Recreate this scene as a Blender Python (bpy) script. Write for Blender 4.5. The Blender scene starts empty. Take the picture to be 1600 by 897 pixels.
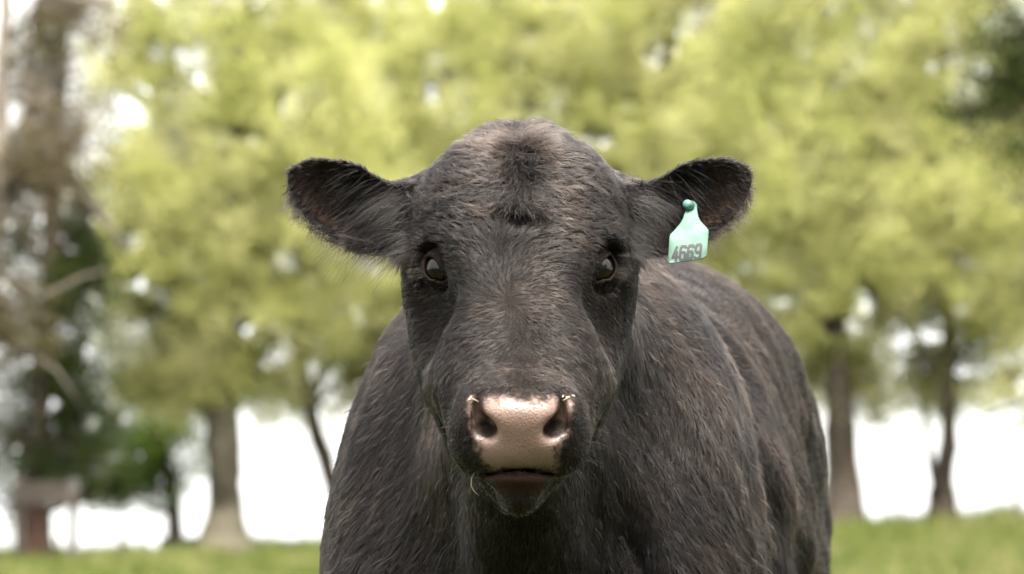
import bpy, bmesh, math, random
import numpy as np
from mathutils import Vector, Matrix

FUR = True
BACKGROUND = True
rng = np.random.default_rng(7)
random.seed(7)
sc = bpy.context.scene
COL = sc.collection

# ------------------------------------------------------------------ camera, sky, sun, exposure
CAM_D, CAM_H, FPX = 4.2, 0.90, 5250.0            # metres behind the bull's face, lens height, focal length in photo pixels
PITCH = math.atan((790 - 448.5) / FPX)
cam_data = bpy.data.cameras.new('camera')
cam = bpy.data.objects.new('camera', cam_data)
COL.objects.link(cam)
cam.location = (0, -CAM_D, CAM_H)
cam.rotation_euler = (math.radians(90) + PITCH, 0, 0)
cam_data.sensor_width = 36.0
cam_data.lens = FPX / 1600 * 36.0
cam_data.clip_end = 8000
cam_data.dof.use_dof = True
cam_data.dof.focus_distance = CAM_D - 0.03
cam_data.dof.aperture_fstop = 5.8
cam_data.dof.aperture_blades = 0
sc.camera = cam

world = bpy.data.worlds.new('World')
sc.world = world
world.use_nodes = True
wn, wl = world.node_tree.nodes, world.node_tree.links
SUN_EL, SUN_AZ = 70.0, 165.0                     # thin overcast: a soft light from high up on the photographer's side
bg = wn['Background']
sky = wn.new('ShaderNodeTexSky')
sky.sky_type = 'NISHITA'
sky.sun_disc = False
sky.sun_elevation = math.radians(SUN_EL)
sky.sun_rotation = math.radians(SUN_AZ)
sky.air_density = 1.0
sky.dust_density = 6.0
sky.ozone_density = 0.6
tc = wn.new('ShaderNodeTexCoord')
sep = wn.new('ShaderNodeSeparateXYZ')
mx = wn.new('ShaderNodeMath'); mx.operation = 'MAXIMUM'; mx.inputs[1].default_value = 0.12
cmb = wn.new('ShaderNodeCombineXYZ')
hs = wn.new('ShaderNodeHueSaturation'); hs.inputs['Saturation'].default_value = 0.22
wl.new(tc.outputs['Generated'], sep.inputs[0])
wl.new(sep.outputs[0], cmb.inputs[0]); wl.new(sep.outputs[1], cmb.inputs[1])
wl.new(sep.outputs[2], mx.inputs[0]); wl.new(mx.outputs[0], cmb.inputs[2])
wl.new(cmb.outputs[0], sky.inputs[0])
wl.new(sky.outputs[0], hs.inputs['Color'])
warmn = wn.new('ShaderNodeMix'); warmn.data_type = 'RGBA'; warmn.blend_type = 'MULTIPLY'   # the photograph's warm white balance
warmn.inputs['Factor'].default_value = 1.0; warmn.inputs['B'].default_value = (1.0, .965, .91, 1)
wl.new(hs.outputs[0], warmn.inputs['A'])
wl.new(warmn.outputs['Result'], bg.inputs['Color'])
bg.inputs['Strength'].default_value = 0.125

sun_d = bpy.data.lights.new('sun', 'SUN')
sun_d.energy = 1.4
sun_d.angle = math.radians(25)
sun_d.color = (1.0, 0.95, 0.87)
sun = bpy.data.objects.new('sun', sun_d)
COL.objects.link(sun)
_az, _el = math.radians(SUN_AZ), math.radians(SUN_EL)
_to_sun = Vector((math.sin(_az) * math.cos(_el), math.cos(_az) * math.cos(_el), math.sin(_el)))
sun.rotation_euler = _to_sun.to_track_quat('Z', 'Y').to_euler()
sun.location = (0, 0, 30)

sc.view_settings.view_transform = 'Standard'
sc.view_settings.look = 'None'
sc.view_settings.exposure = 3.05
sc.view_settings.gamma = 1.0
sc.render.engine = 'CYCLES'
sc.cycles.use_denoising = True
sc.cycles.max_bounces = 6
sc.cycles.transparent_max_bounces = 8
sc.cycles_curves.shape = 'RIBBONS'
sc.cycles_curves.subdivisions = 2

# ------------------------------------------------------------------ helpers
_F = np.array([0, math.cos(PITCH), math.sin(PITCH)])
_UP = np.array([0, -math.sin(PITCH), math.cos(PITCH)])
CAMP = np.array([0, -CAM_D, CAM_H])


def U(px, py, Y):
    """world point at depth Y that stands where the photograph shows (px, py)"""
    d = _F * FPX + np.array([px - 800.0, 0, 0]) + _UP * (448.5 - py)
    return CAMP + d * ((Y + CAM_D) / d[1])


def project(P):
    q = P - CAMP
    w = q @ _F
    return 800 + FPX * q[:, 0] / w, 448.5 - FPX * (q @ _UP) / w


def sstep(a, b, x):
    t = np.clip((x - a) / (b - a), 0, 1)
    return t * t * (3 - 2 * t)


def norm(v):
    v = np.asarray(v, float)
    return v / (np.linalg.norm(v, axis=-1, keepdims=True) + 1e-12)


def tag(o, label=None, cat=None, group=None, kind=None):
    if label: o['label'] = label
    if cat: o['category'] = cat
    if group: o['group'] = group
    if kind: o['kind'] = kind
    return o


def empty(name, loc=(0, 0, 0)):
    o = bpy.data.objects.new(name, None)
    o.empty_display_size = 0.1
    o.location = loc
    COL.objects.link(o)
    return o


def mesh_obj(name, V, Fs, mat, parent=None, smooth=True):
    me = bpy.data.meshes.new(name)
    V = np.asarray(V, np.float32)
    Fs = np.asarray(Fs) if not isinstance(Fs, list) else Fs
    if isinstance(Fs, np.ndarray):
        n, k = Fs.shape
        me.vertices.add(len(V)); me.vertices.foreach_set('co', V.ravel())
        me.loops.add(n * k); me.loops.foreach_set('vertex_index', Fs.astype(np.int32).ravel())
        me.polygons.add(n)
        me.polygons.foreach_set('loop_start', np.arange(0, n * k, k, dtype=np.int32))
        me.update(calc_edges=True)
    else:
        me.from_pydata([tuple(map(float, v)) for v in V], [], Fs)
        me.update()
    if smooth:
        me.polygons.foreach_set('use_smooth', np.ones(len(me.polygons), bool))
    me.materials.append(mat)
    o = bpy.data.objects.new(name, me)
    COL.objects.link(o)
    if parent is not None:
        o.parent = parent
        o.matrix_parent_inverse = Matrix.Translation(-Vector(parent.location))
    return o


def material(name, color=(.5, .5, .5), rough=.6, spec=.5):
    m = bpy.data.materials.new(name)
    m.use_nodes = True
    b = m.node_tree.nodes['Principled BSDF']
    b.inputs['Base Color'].default_value = (*color, 1)
    b.inputs['Roughness'].default_value = rough
    b.inputs['Specular IOR Level'].default_value = spec
    return m, m.node_tree.nodes, m.node_tree.links, b


# value noise on numpy points, for sculpting and hair variation
_perm = rng.permutation(4096)
_val = rng.random(4096) * 2 - 1


def vnoise(P, scale):
    q = P * scale + 1000.0
    i = np.floor(q).astype(np.int64)
    f = q - i
    f = f * f * (3 - 2 * f)
    r = 0
    for dx in (0, 1):
        wx = f[:, 0] if dx else 1 - f[:, 0]
        for dy in (0, 1):
            wy = f[:, 1] if dy else 1 - f[:, 1]
            for dz in (0, 1):
                wz = f[:, 2] if dz else 1 - f[:, 2]
                h = _perm[(_perm[(_perm[(i[:, 0] + dx) & 4095] + i[:, 1] + dy) & 4095] + i[:, 2] + dz) & 4095]
                r = r + wx * wy * wz * _val[h]
    return r


# ------------------------------------------------------------------ signed-distance sculpting of the bull
def axis(*segs):
    out = [segs[0][0]]
    for a, b, h in segs:
        n = max(1, int(round((b - a) / h)))
        out += list(np.linspace(a, b, n + 1)[1:])
    return np.array(out, np.float32)


XS = axis((-.50, -.315, .0125), (-.315, .335, .0036), (.335, .72, .0125))
YS = axis((-.37, .13, .0036), (.13, .75, .0105), (.75, 2.35, .02))
ZS = axis((-.02, .84, .014), (.84, 1.41, .0036), (1.41, 1.44, .01))
D = np.full((len(XS), len(YS), len(ZS)), 1.0, np.float32)


def block(lo, hi):
    sl = []
    for A, a, b in ((XS, lo[0], hi[0]), (YS, lo[1], hi[1]), (ZS, lo[2], hi[2])):
        i0, i1 = np.searchsorted(A, a), np.searchsorted(A, b)
        sl.append(slice(max(0, i0 - 1), min(len(A), i1 + 1)))
    sl = tuple(sl)
    return sl, (XS[sl[0]][:, None, None], YS[sl[1]][None, :, None], ZS[sl[2]][None, None, :])


def smin(a, b, k):
    h = np.maximum(k - np.abs(a - b), 0) / k
    return np.minimum(a, b) - h * h * k * .25


def combine(sl, d, k, cut):
    if cut:
        D[sl] = -smin(-D[sl], d, k)
    else:
        D[sl] = smin(D[sl], d, k)


def frame(ax=None, up=None):
    """orthonormal rows: local axes. ax -> local x, up -> local z hint"""
    if ax is None:
        return np.eye(3)
    a = norm(ax); u = np.asarray(up if up is not None else (0, 0, 1), float)
    b = norm(np.cross(u, a)); c = np.cross(a, b)
    return np.array([a, b, c])


def ell(c, r, k=.03, R=None, cut=False, m=.07):
    c = np.asarray(c, float); r = np.asarray(r, float)
    ext = r if R is None else np.sqrt(((R * r[:, None]) ** 2).sum(0))
    sl, (x, y, z) = block(c - ext - m - k, c + ext + m + k)
    x, y, z = x - c[0], y - c[1], z - c[2]
    if R is not None:
        x, y, z = (R[0, 0] * x + R[0, 1] * y + R[0, 2] * z, R[1, 0] * x + R[1, 1] * y + R[1, 2] * z,
                   R[2, 0] * x + R[2, 1] * y + R[2, 2] * z)
    k0 = np.sqrt((x / r[0]) ** 2 + (y / r[1]) ** 2 + (z / r[2]) ** 2) + 1e-6
    k1 = np.sqrt((x / r[0] ** 2) ** 2 + (y / r[1] ** 2) ** 2 + (z / r[2] ** 2) ** 2) + 1e-6
    combine(sl, (k0 * (k0 - 1) / k1).astype(np.float32), k, cut)


def cone(a, b, ra, rb, k=.03, cut=False, m=.07, sx=1.0):
    """round cone from a to b; sx squeezes it across x"""
    a, b = np.asarray(a, float), np.asarray(b, float)
    rm = max(ra, rb) * max(1, sx)
    sl, (x, y, z) = block(np.minimum(a, b) - rm - m - k, np.maximum(a, b) + rm + m + k)
    ab = b - a
    L2 = ab @ ab
    px, py, pz = x - a[0], y - a[1], z - a[2]
    t = np.clip((px * ab[0] + py * ab[1] + pz * ab[2]) / L2, 0, 1)
    qx, qy, qz = px - t * ab[0], py - t * ab[1], pz - t * ab[2]
    d = np.sqrt((qx / sx) ** 2 + qy ** 2 + qz ** 2) - (ra + (rb - ra) * t)
    combine(sl, d.astype(np.float32), k, cut)


MX = 812
H0 = 0.0096                                       # the head's mid plane in x


def M(s, off, py, Y):
    return U(MX + s * off, py, Y)


# --- trunk and limbs (the rump swings off to the right of the picture)
YAW = math.radians(8)
RB = np.array([[math.cos(YAW), -math.sin(YAW), 0], [math.sin(YAW), math.cos(YAW), 0], [0, 0, 1.]])


def B(lx, ly, z):
    """body frame: lx across, ly back from the shoulders"""
    p = RB.T @ np.array([lx, ly, 0])
    return np.array([.045 + p[0], .50 + p[1], z])


ell(B(-.005, .62, .845), (.352, .66, .41), .12, RB, m=.12)          # ribs and belly
ell(B(0, .30, 1.02), (.20, .46, .235), .12, RB, m=.12)          # withers
ell(B(0, 1.22, .99), (.285, .40, .315), .12, RB, m=.12)         # rump
ell(B(.03, 1.05, 1.20), (.16, .5, .125), .1, RB, m=.1)              # loin
ell(B(.15, .95, 1.10), (.15, .45, .15), .1, RB, m=.1)
for s in (-1, 1):
    ell(B(s * .175, .02, .80), (.135, .21, .32), .09, RB, m=.1)  # shoulder
    ell(B(s * .125, .10, 1.04), (.10, .20, .195), .10, RB, m=.1)   # shoulder blade
    ell(B(s * .155, -.10, .70), (.12, .13, .19), .07, RB, m=.1)  # point of shoulder
    ell(B(s * .20, 1.30, .82), (.135, .25, .33), .1, RB, m=.1)   # thigh
ell(B(0, -.07, .74), (.13, .16, .26), .09, RB, m=.1)             # brisket
# neck
cone((H0 + .005, .17, 1.175), B(0, .12, 1.00), .105, .225, .07, m=.1)
cone(U(MX, 640, .13), B(0, -.02, .86), .095, .19, .08, m=.1)
cone(U(MX, 720, .06), B(0, -.16, .72), .055, .10, .06, m=.1)
# legs
for s in (-1, 1):
    fx = B(s * .17, -.01, 0)
    cone((fx[0], fx[1], .62), (fx[0], fx[1] - .01, .34), .105, .052, .06)
    cone((fx[0], fx[1] - .01, .36), (fx[0], fx[1] - .015, .31), .058, .052, .02)
    cone((fx[0], fx[1] - .015, .32), (fx[0], fx[1], .12), .042, .04, .02)
    cone((fx[0], fx[1], .13), (fx[0], fx[1] - .03, .05), .048, .055, .02)
    ell((fx[0], fx[1] - .035, .035), (.065, .08, .05), .02)
    hx = B(s * .20, 1.32, 0)
    cone((hx[0], hx[1] - .05, .66), (hx[0], hx[1] + .10, .44), .13, .062, .06)
    cone((hx[0], hx[1] + .10, .45), (hx[0], hx[1] + .06, .15), .056, .042, .03)
    cone((hx[0], hx[1] + .06, .15), (hx[0], hx[1] + .02, .05), .048, .055, .02)
    ell((hx[0], hx[1] + .01, .035), (.065, .08, .05), .02)
ta, tb_, tc_ = B(0, 1.60, 1.20), B(0, 1.70, 1.02), B(0, 1.68, .55)
cone(ta, tb_, .05, .03, .05)
cone(tb_, tc_, .03, .022, .02)
cone(tc_, tc_ - np.array([0, 0, .28]), .03, .04, .03)

# --- head
ell(M(1, 0, 346, .075), (.135, .122, .110), .05)                 # cranium
ell(M(1, 0, 288, .085), (.080, .095, .064), .04)                 # poll
ell(M(1, 0, 400, .025), (.112, .112, .105), .05)                 # forehead
for s in (-1, 1):
    ell(M(s, 62, 330, .005), (.06, .05, .07), .05)               # frontal bosses
    ell(M(s, 130, 388, .040), (.029, .052, .036), .025)           # orbit
    ell(M(s, 120, 342, .095), (.041, .062, .046), .035)           # temple
    ell(M(s, 112, 515, .075), (.040, .090, .100), .04)            # cheek
    cone(M(s, 122, 470, .08), M(s, 78, 655, .02), .034, .040, .04)  # jaw
    cone(M(s, 72, 420, .0), M(s, 46, 610, -.16), .058, .046, .05)   # edge of the nasal plane
for s in (-1, 1):
    cone(M(s, 120, 455, .025), M(s, 93, 590, -.035), .028, .036, .06)   # side of the face
    cone(M(s, 92, 430, .025), M(s, 60, 605, -.10), .050, .047, .05)   # between bridge and cheek
cone(M(1, 0, 430, .0), M(1, 0, 625, -.165), .088, .07, .06)       # bridge
cone(M(1, 0, 500, .03), M(1, 0, 690, -.14), .085, .065, .06)      # under the bridge
ell(M(1, 0, 668, -.205), (.068, .09, .052), .035)                 # muzzle
ell(M(1, 0, 622, -.215), (.062, .07, .034), .03)                 # top of the nose
for s in (-1, 1):
    ell(M(s, 62, 688, -.215), (.035, .055, .040), .025)           # upper lip
    ell(M(s, 60, 648, -.235), (.024, .045, .034), .02)           # wing of the nostril
ell(M(1, 0, 690, -.252), (.050, .045, .034), .022)               # nose pad
ell(M(1, 0, 648, -.262), (.056, .042, .018), .03)               # its upper rim
cone(M(1, 0, 770, -.18), M(1, 0, 720, .04), .026, .058, .03, sx=.85)     # lower jaw
ell(M(1, 0, 749, -.222), (.040, .050, .013), .009)               # lower lip
ell(M(1, 0, 778, -.212), (.021, .036, .020), .022)                # chin
# hollows below the eyes, mouth line, nostrils
for s in (-1, 1):
    ell(M(s, 141, 496, -.057), (.022, .05, .040), .06, frame((s * .75, -.6, 0)), cut=True)
    ell(M(s, 54, 670, -.292), (.012, .046, .0145), .010, frame((s * .55, .3, -.75), (s, 0, .6)), cut=True)
    ell(M(s, 67, 645, -.284), (.0055, .026, .021), .012, frame((1, 0, 0), (s * .5, 0, 1)), cut=True)
for s in (-1, 1):
    ell(M(s, 30, 738, -.245), (.031, .05, .0014), .003, frame((1, 0, -s * .16), (0, 0, 1)), cut=True)
ell(M(1, 0, 345, -.094), (.014, .02, .008), .02, cut=True)        # dent where the forelock ends

# --- eyes: socket, lids
EYES = []
ER = .0225


def skin_at(px, py):
    """first point of the hide met from the front at photo px"""
    for yy in np.arange(-.2, .15, .001):
        p = U(px, py, yy)
        i, j, k = (np.argmin(np.abs(A - v)) for A, v in ((XS, p[0]), (YS, p[1]), (ZS, p[2])))
        if D[i, j, k] < 0:
            return p
    return U(px, py, 0)


for s in (-1, 1):
    n = norm((s * .74, -.67, .08))
    E = skin_at(MX + s * 142, 417) - n * .0015
    a = norm(np.array([s * .68, .34, .66]) - n * (np.array([s * .68, .34, .66]) @ n))
    b = np.cross(n, a)
    c = E - n * ER
    EYES.append((s, c, n, a, b))
    ell(c, (ER + .001,) * 3, .006, cut=True)
    # brow over the eye, fold below it
    cone(c + a * .030 + n * .014 + b * s * .006, c + a * .016 + n * .016 - b * s * .022, .010, .008, .018)
    sl, (x, y, z) = block(c - .05, c + .05)
    x, y, z = x - c[0], y - c[1], z - c[2]
    rr = np.sqrt(x * x + y * y + z * z)
    la = x * a[0] + y * a[1] + z * a[2]
    lb = x * b[0] + y * b[1] + z * b[2]
    ln = x * n[0] + y * n[1] + z * n[2]
    # everything in front of the ball is cleared back to a lid 6 mm thick, then the almond opening is cut
    lo = la + .0022
    op = np.maximum(np.sqrt(lo ** 2 + (lb - .0150) ** 2), np.sqrt(lo ** 2 + (lb + .0150) ** 2)) - .0255
    wide = np.sqrt(la ** 2 + lb ** 2) - .030
    hollow = np.maximum(np.maximum(-(rr - (ER + .0045)), wide), -ln)
    D[sl] = -smin(-D[sl], hollow.astype(np.float32), .012)
    shell = np.abs(rr - (ER + .0024)) - .0024
    shell = np.maximum(shell, np.maximum(wide - .004, -ln))
    D[sl] = smin(D[sl], shell.astype(np.float32), .006)
    hole = np.maximum(np.maximum(op, -ln), -(rr - ER + .004))
    D[sl] = -smin(-D[sl], hole.astype(np.float32), .003)
    ball = ER + .0005 - rr
    D[sl] = np.maximum(D[sl], ball.astype(np.float32))

# --- ears: a cupped leaf each
EAR_POLY = np.array([(640, 292), (612, 290), (590, 279), (565, 262), (540, 253), (512, 249), (484, 249), (462, 255), (449, 266),
                     (446, 282), (452, 304), (463, 324), (480, 345), (500, 362), (522, 376), (545, 386), (572, 391), (600, 394), (640, 396)], float)
EAR_L = EAR_POLY - np.array([MX, 0])


def poly_sdf(px, py, poly):
    d = np.full(px.shape, 1e9)
    inside = np.zeros(px.shape, bool)
    n = len(poly)
    for i in range(n):
        a, b = poly[i], poly[(i + 1) % n]
        e = b - a
        wx, wy = px - a[0], py - a[1]
        t = np.clip((wx * e[0] + wy * e[1]) / (e @ e), 0, 1)
        d = np.minimum(d, (wx - e[0] * t) ** 2 + (wy - e[1] * t) ** 2)
        c = ((a[1] > py) != (b[1] > py)) & (px < (b[0] - a[0]) * (py - a[1]) / (b[1] - a[1] + 1e-12) + a[0])
        inside ^= c
    d = np.sqrt(d)
    return np.where(inside, -d, d)


EAR_Y = .085
PXM = (CAM_D + EAR_Y) / FPX                       # metres per photo pixel at the ears


def ear_coords(x, y, z, s):
    """outline coordinates (photo px left of mid plane), depth relative to the cupped sheet"""
    c = U(MX, 330, EAR_Y)
    ex = -np.abs(x - H0) / PXM * np.ones_like(y) * np.ones_like(z)
    ey = 330 - (z - c[2]) / PXM + 0 * x + 0 * y
    u = (-ex - 175) / 190.0                        # 0 at base .. 1 at tip
    mid = 342 - 56 * np.clip(u, -.3, 1.1)
    half = 62
    v = (ey - mid) / half
    depth = EAR_Y + .074 * np.clip(1 - v * v * .95, -.6, 1) * (1 - .55 * np.clip(u, 0, 1)) + .01 * u - .035 + .018 * np.clip(v, 0, 1)
    return ex, ey, u, v, depth


for s in (-1, 1):
    x0, x1 = sorted((H0 + s * .115, H0 + s * .325))
    sl, (x, y, z) = block((x0, -.03, 1.14), (x1, .19, 1.38))
    ex, ey, u, v, dep = ear_coords(x, y, z, s)
    o2 = poly_sdf(ex[:, 0, :], ey[:, 0, :], EAR_L)[:, None, :] * PXM
    th = .0066 + .006 * np.clip(1 - u * 1.6, 0, 1)
    sheet = (np.abs(y - dep) - th) / np.sqrt(1 + .6 * v * v)
    d = -smin(-sheet, -(o2 + 0 * y) , .006)
    combine(sl, d.astype(np.float32), .022, False)
    # root of the ear
    cone(M(s, 150, 344, .105), M(s, 205, 340, .115), .050, .040, .03)


def surface_nets():
    ins = D < 0
    nx, ny, nz = D.shape
    cnt = np.zeros((nx - 1, ny - 1, nz - 1), np.uint8)
    for i in (0, 1):
        for j in (0, 1):
            for k in (0, 1):
                cnt += ins[i:nx - 1 + i, j:ny - 1 + j, k:nz - 1 + k]
    act = (cnt > 0) & (cnt < 8)
    I, J, K = np.nonzero(act)
    idx = np.full(act.shape, -1, np.int32)
    idx[I, J, K] = np.arange(len(I))
    cor = [(a, b, c) for a in (0, 1) for b in (0, 1) for c in (0, 1)]
    val = {c: D[I + c[0], J + c[1], K + c[2]] for c in cor}
    acc = np.zeros((len(I), 3)); num = np.zeros(len(I))
    for c in cor:
        for ax in range(3):
            if c[ax]:
                continue
            e = list(c); e[ax] = 1; e = tuple(e)
            v0, v1 = val[c], val[e]
            cr = (v0 < 0) != (v1 < 0)
            t = np.where(cr, v0 / (v0 - v1 + 1e-12), 0)
            p = [c[0] + 0 * t, c[1] + 0 * t, c[2] + 0 * t]
            p[ax] = t
            for q in range(3):
                acc[:, q] += np.where(cr, p[q], 0)
            num += cr
    acc /= num[:, None]
    V = np.stack([XS[I] + acc[:, 0] * (XS[I + 1] - XS[I]), YS[J] + acc[:, 1] * (YS[J + 1] - YS[J]),
                  ZS[K] + acc[:, 2] * (ZS[K + 1] - ZS[K])], 1)
    quads = []
    for ax in range(3):
        a = [slice(1, -1)] * 3
        a[ax] = slice(0, -1)
        b = [slice(1, -1)] * 3
        b[ax] = slice(1, None)
        s0, s1 = ins[tuple(a)], ins[tuple(b)]
        E = np.nonzero(s0 != s1)
        flip = s0[E]
        base = [E[0] + 1, E[1] + 1, E[2] + 1]
        base[ax] = E[ax]
        p, q = (ax + 1) % 3, (ax + 2) % 3
        def at(dp, dq):
            c = [base[0], base[1], base[2]]
            c[p] = c[p] - 1 + dp; c[q] = c[q] - 1 + dq
            return idx[c[0], c[1], c[2]]
        Q = np.stack([at(0, 0), at(1, 0), at(1, 1), at(0, 1)], 1)
        Q[~flip] = Q[~flip][:, ::-1]
        quads.append(Q)
    return V, np.concatenate(quads)


BV, BQ = surface_nets()
del D


def vnormals(V, Q):
    n = np.cross(V[Q[:, 2]] - V[Q[:, 0]], V[Q[:, 3]] - V[Q[:, 1]])
    N = np.zeros_like(V)
    for i in range(4):
        for c in range(3):
            N[:, c] += np.bincount(Q[:, i], n[:, c], len(V))
    return norm(N)


def relax(V, Q, it, w):
    for _ in range(it):
        S = np.zeros_like(V); C = np.zeros(len(V))
        for i in range(4):
            for j in (1, 3):
                for c in range(3):
                    S[:, c] += np.bincount(Q[:, i], V[Q[:, (i + j) % 4], c], len(V))
                C += np.bincount(Q[:, i], minlength=len(V))
        V = V + w * (S / np.maximum(C, 1)[:, None] - V)
    return V


BV = relax(BV, BQ, 2, .5)
BN = vnormals(BV, BQ)
PXv, PYv = project(BV)
# skin folds and muscle unevenness on neck and shoulders
bodyw = sstep(.08, .3, BV[:, 1])
wrk = np.stack([BV[:, 0] * 1.0 + BV[:, 2] * np.where(BV[:, 0] > .03, .55, -.18), BV[:, 1] * .6, BV[:, 2] * .13 - BV[:, 0] * .2], 1)
rip = sstep(.05, .2, BV[:, 0]) * sstep(.25, .5, BV[:, 1])
disp = bodyw * ((.0075 + .0045 * rip) * (1 - .7 * sstep(1.08, 1.2, BV[:, 2])) * vnoise(wrk, 24) + .005 * vnoise(BV, 7) + .003 * vnoise(wrk, 50))
face = (1 - sstep(.02, .14, BV[:, 1]))
disp += face * .0016 * vnoise(BV, 34)
crease = face * np.exp(-((PYv - 606 - .0022 * (PXv - 812) ** 2 - 3 * vnoise(BV, 60)) / 4.0) ** 2) * (np.abs(PXv - 812) < 62)
disp -= .0028 * crease
crease2 = face * np.exp(-((PYv - 616 - .003 * (PXv - 812) ** 2) / 3.0) ** 2) * (np.abs(PXv - 812) < 50)
disp -= .0015 * crease2
BV = BV + BN * disp[:, None]
BN = vnormals(BV, BQ)
PXv, PYv = project(BV)

# regions of the hide, kept as vertex data
NOSE_POLY = np.array([(736, 622), (752, 621), (772, 624), (812, 625), (852, 624), (872, 621), (890, 620), (893, 640), (884, 662), (879, 688),
                      (872, 712), (867, 733), (812, 737), (759, 734), (752, 712), (744, 690), (738, 664), (732, 640)], float)
nose_d = poly_sdf(PXv, PYv, NOSE_POLY)
jag = 7 * vnoise(BV, 260) + 6 * vnoise(BV, 120)
front = (BV[:, 1] < -.225)
nose = front * (1 - sstep(-9, 8, nose_d + jag))
LIP_POLY = np.array([(752, 737), (880, 737), (868, 756), (842, 770), (790, 770), (764, 756)], float)
lip_d = poly_sdf(PXv, PYv, LIP_POLY)
lip = front * (1 - sstep(-4, 4, lip_d + jag * .6)) * (1 - nose)
lid = np.zeros(len(BV))
for s, c, n, a, b in EYES:
    lid = np.maximum(lid, 1 - sstep(.026, .036, np.linalg.norm(BV - (c + n * .006 - a * .006), axis=1)))
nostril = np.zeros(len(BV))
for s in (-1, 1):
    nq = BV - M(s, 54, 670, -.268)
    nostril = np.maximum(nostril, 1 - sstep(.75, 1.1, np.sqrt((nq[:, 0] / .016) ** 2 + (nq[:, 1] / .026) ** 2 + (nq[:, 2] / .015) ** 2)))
spots = sstep(.42, .62, vnoise(BV, 330)) * sstep(-14, -1, nose_d) * nose
ear_w = np.zeros(len(BV)); ear_in = np.zeros(len(BV)); ear_u = np.zeros(len(BV)); ear_edge = np.zeros(len(BV))
ex, ey, eu, ev, edep = ear_coords(BV[:, 0], BV[:, 1], BV[:, 2], 1)
eo = poly_sdf(ex, ey, EAR_L)
ear_w = (ex < -168) * (eo < 14) * (BV[:, 1] < .2) * (BV[:, 2] > 1.1) * 1.0
ear_in = ear_w * (BV[:, 1] < edep + .002) * (BN[:, 1] < .1) * sstep(6, 22, -eo)
ear_u = np.clip(eu, 0, 1)
ear_edge = ear_w * (1 - sstep(4, 16, -eo))

skin = np.zeros((len(BV), 3)) + np.array([.008, .0065, .0058])
warm = sstep(-.2, .7, vnoise(BV, 9))[:, None]
skin = skin * (1 + .5 * warm * np.array([1.0, .75, .6]))
skin = skin * (1 - .75 * ear_in[:, None]) + np.array([.034, .020, .015]) * .75 * ear_in[:, None]
skin = skin * (1 - lid[:, None] * .8) + np.array([.007, .0048, .004]) * lid[:, None] * .8
pink = np.array([.118, .077, .061])
pad = pink * (1 + .14 * vnoise(BV, 300) + .16 * vnoise(BV, 60))[:, None]
skin = skin * (1 - nose[:, None]) + pad * nose[:, None]
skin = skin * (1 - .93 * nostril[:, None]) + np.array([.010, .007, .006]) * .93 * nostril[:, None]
skin = skin * (1 - lip[:, None]) + np.array([.018, .009, .006]) * lip[:, None]
skin = skin * (1 - .9 * spots[:, None]) + np.array([.01, .007, .006]) * .9 * spots[:, None]

bull = empty('bull', (.12, 1.0, 0))
tag(bull, 'black bull with a pink nose facing the camera, an ear tag in one ear', 'bull')

hide_m, N_, L_, bs = material('bull_hide', (.02, .017, .015), .62, .35)
att = N_.new('ShaderNodeAttribute'); att.attribute_name = 'hide_color'
L_.new(att.outputs['Color'], bs.inputs['Base Color'])
att2 = N_.new('ShaderNodeAttribute'); att2.attribute_name = 'wet'
rmp = N_.new('ShaderNodeMapRange')
rmp.inputs['To Min'].default_value = .85; rmp.inputs['To Max'].default_value = .37
L_.new(att2.outputs['Fac'], rmp.inputs['Value']); L_.new(rmp.outputs[0], bs.inputs['Roughness'])
rm2 = N_.new('ShaderNodeMapRange'); rm2.inputs['To Min'].default_value = .03; rm2.inputs['To Max'].default_value = .42
L_.new(att2.outputs['Fac'], rm2.inputs['Value']); L_.new(rm2.outputs[0], bs.inputs['Specular IOR Level'])
vo = N_.new('ShaderNodeTexVoronoi'); vo.inputs['Scale'].default_value = 420
tcn = N_.new('ShaderNodeTexCoord'); L_.new(tcn.outputs['Object'], vo.inputs['Vector'])
bm_ = N_.new('ShaderNodeBump'); bm_.inputs['Strength'].default_value = .38; bm_.inputs['Distance'].default_value = .0014
L_.new(vo.outputs['Distance'], bm_.inputs['Height']); L_.new(bm_.outputs[0], bs.inputs['Normal'])
bs.inputs['Subsurface Weight'].default_value = 0.0

hide = mesh_obj('hide', BV, BQ, hide_m, bull)
ca = hide.data.attributes.new('hide_color', 'FLOAT_COLOR', 'POINT')
ca.data.foreach_set('color', np.concatenate([skin, np.ones((len(BV), 1))], 1).astype(np.float32).ravel())
wa = hide.data.attributes.new('wet', 'FLOAT', 'POINT')
wa.data.foreach_set('value', np.maximum(nose, np.maximum(lip * .2, lid * .05)).astype(np.float32))
print('hide', len(BV), len(BQ))

# --- eyeballs
eye_m, N_, L_, bs = material('bull_eye', (.02, .01, .006), .03, .27)
tcn = N_.new('ShaderNodeTexCoord')
sx = N_.new('ShaderNodeSeparateXYZ'); L_.new(tcn.outputs['Object'], sx.inputs[0])
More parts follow.
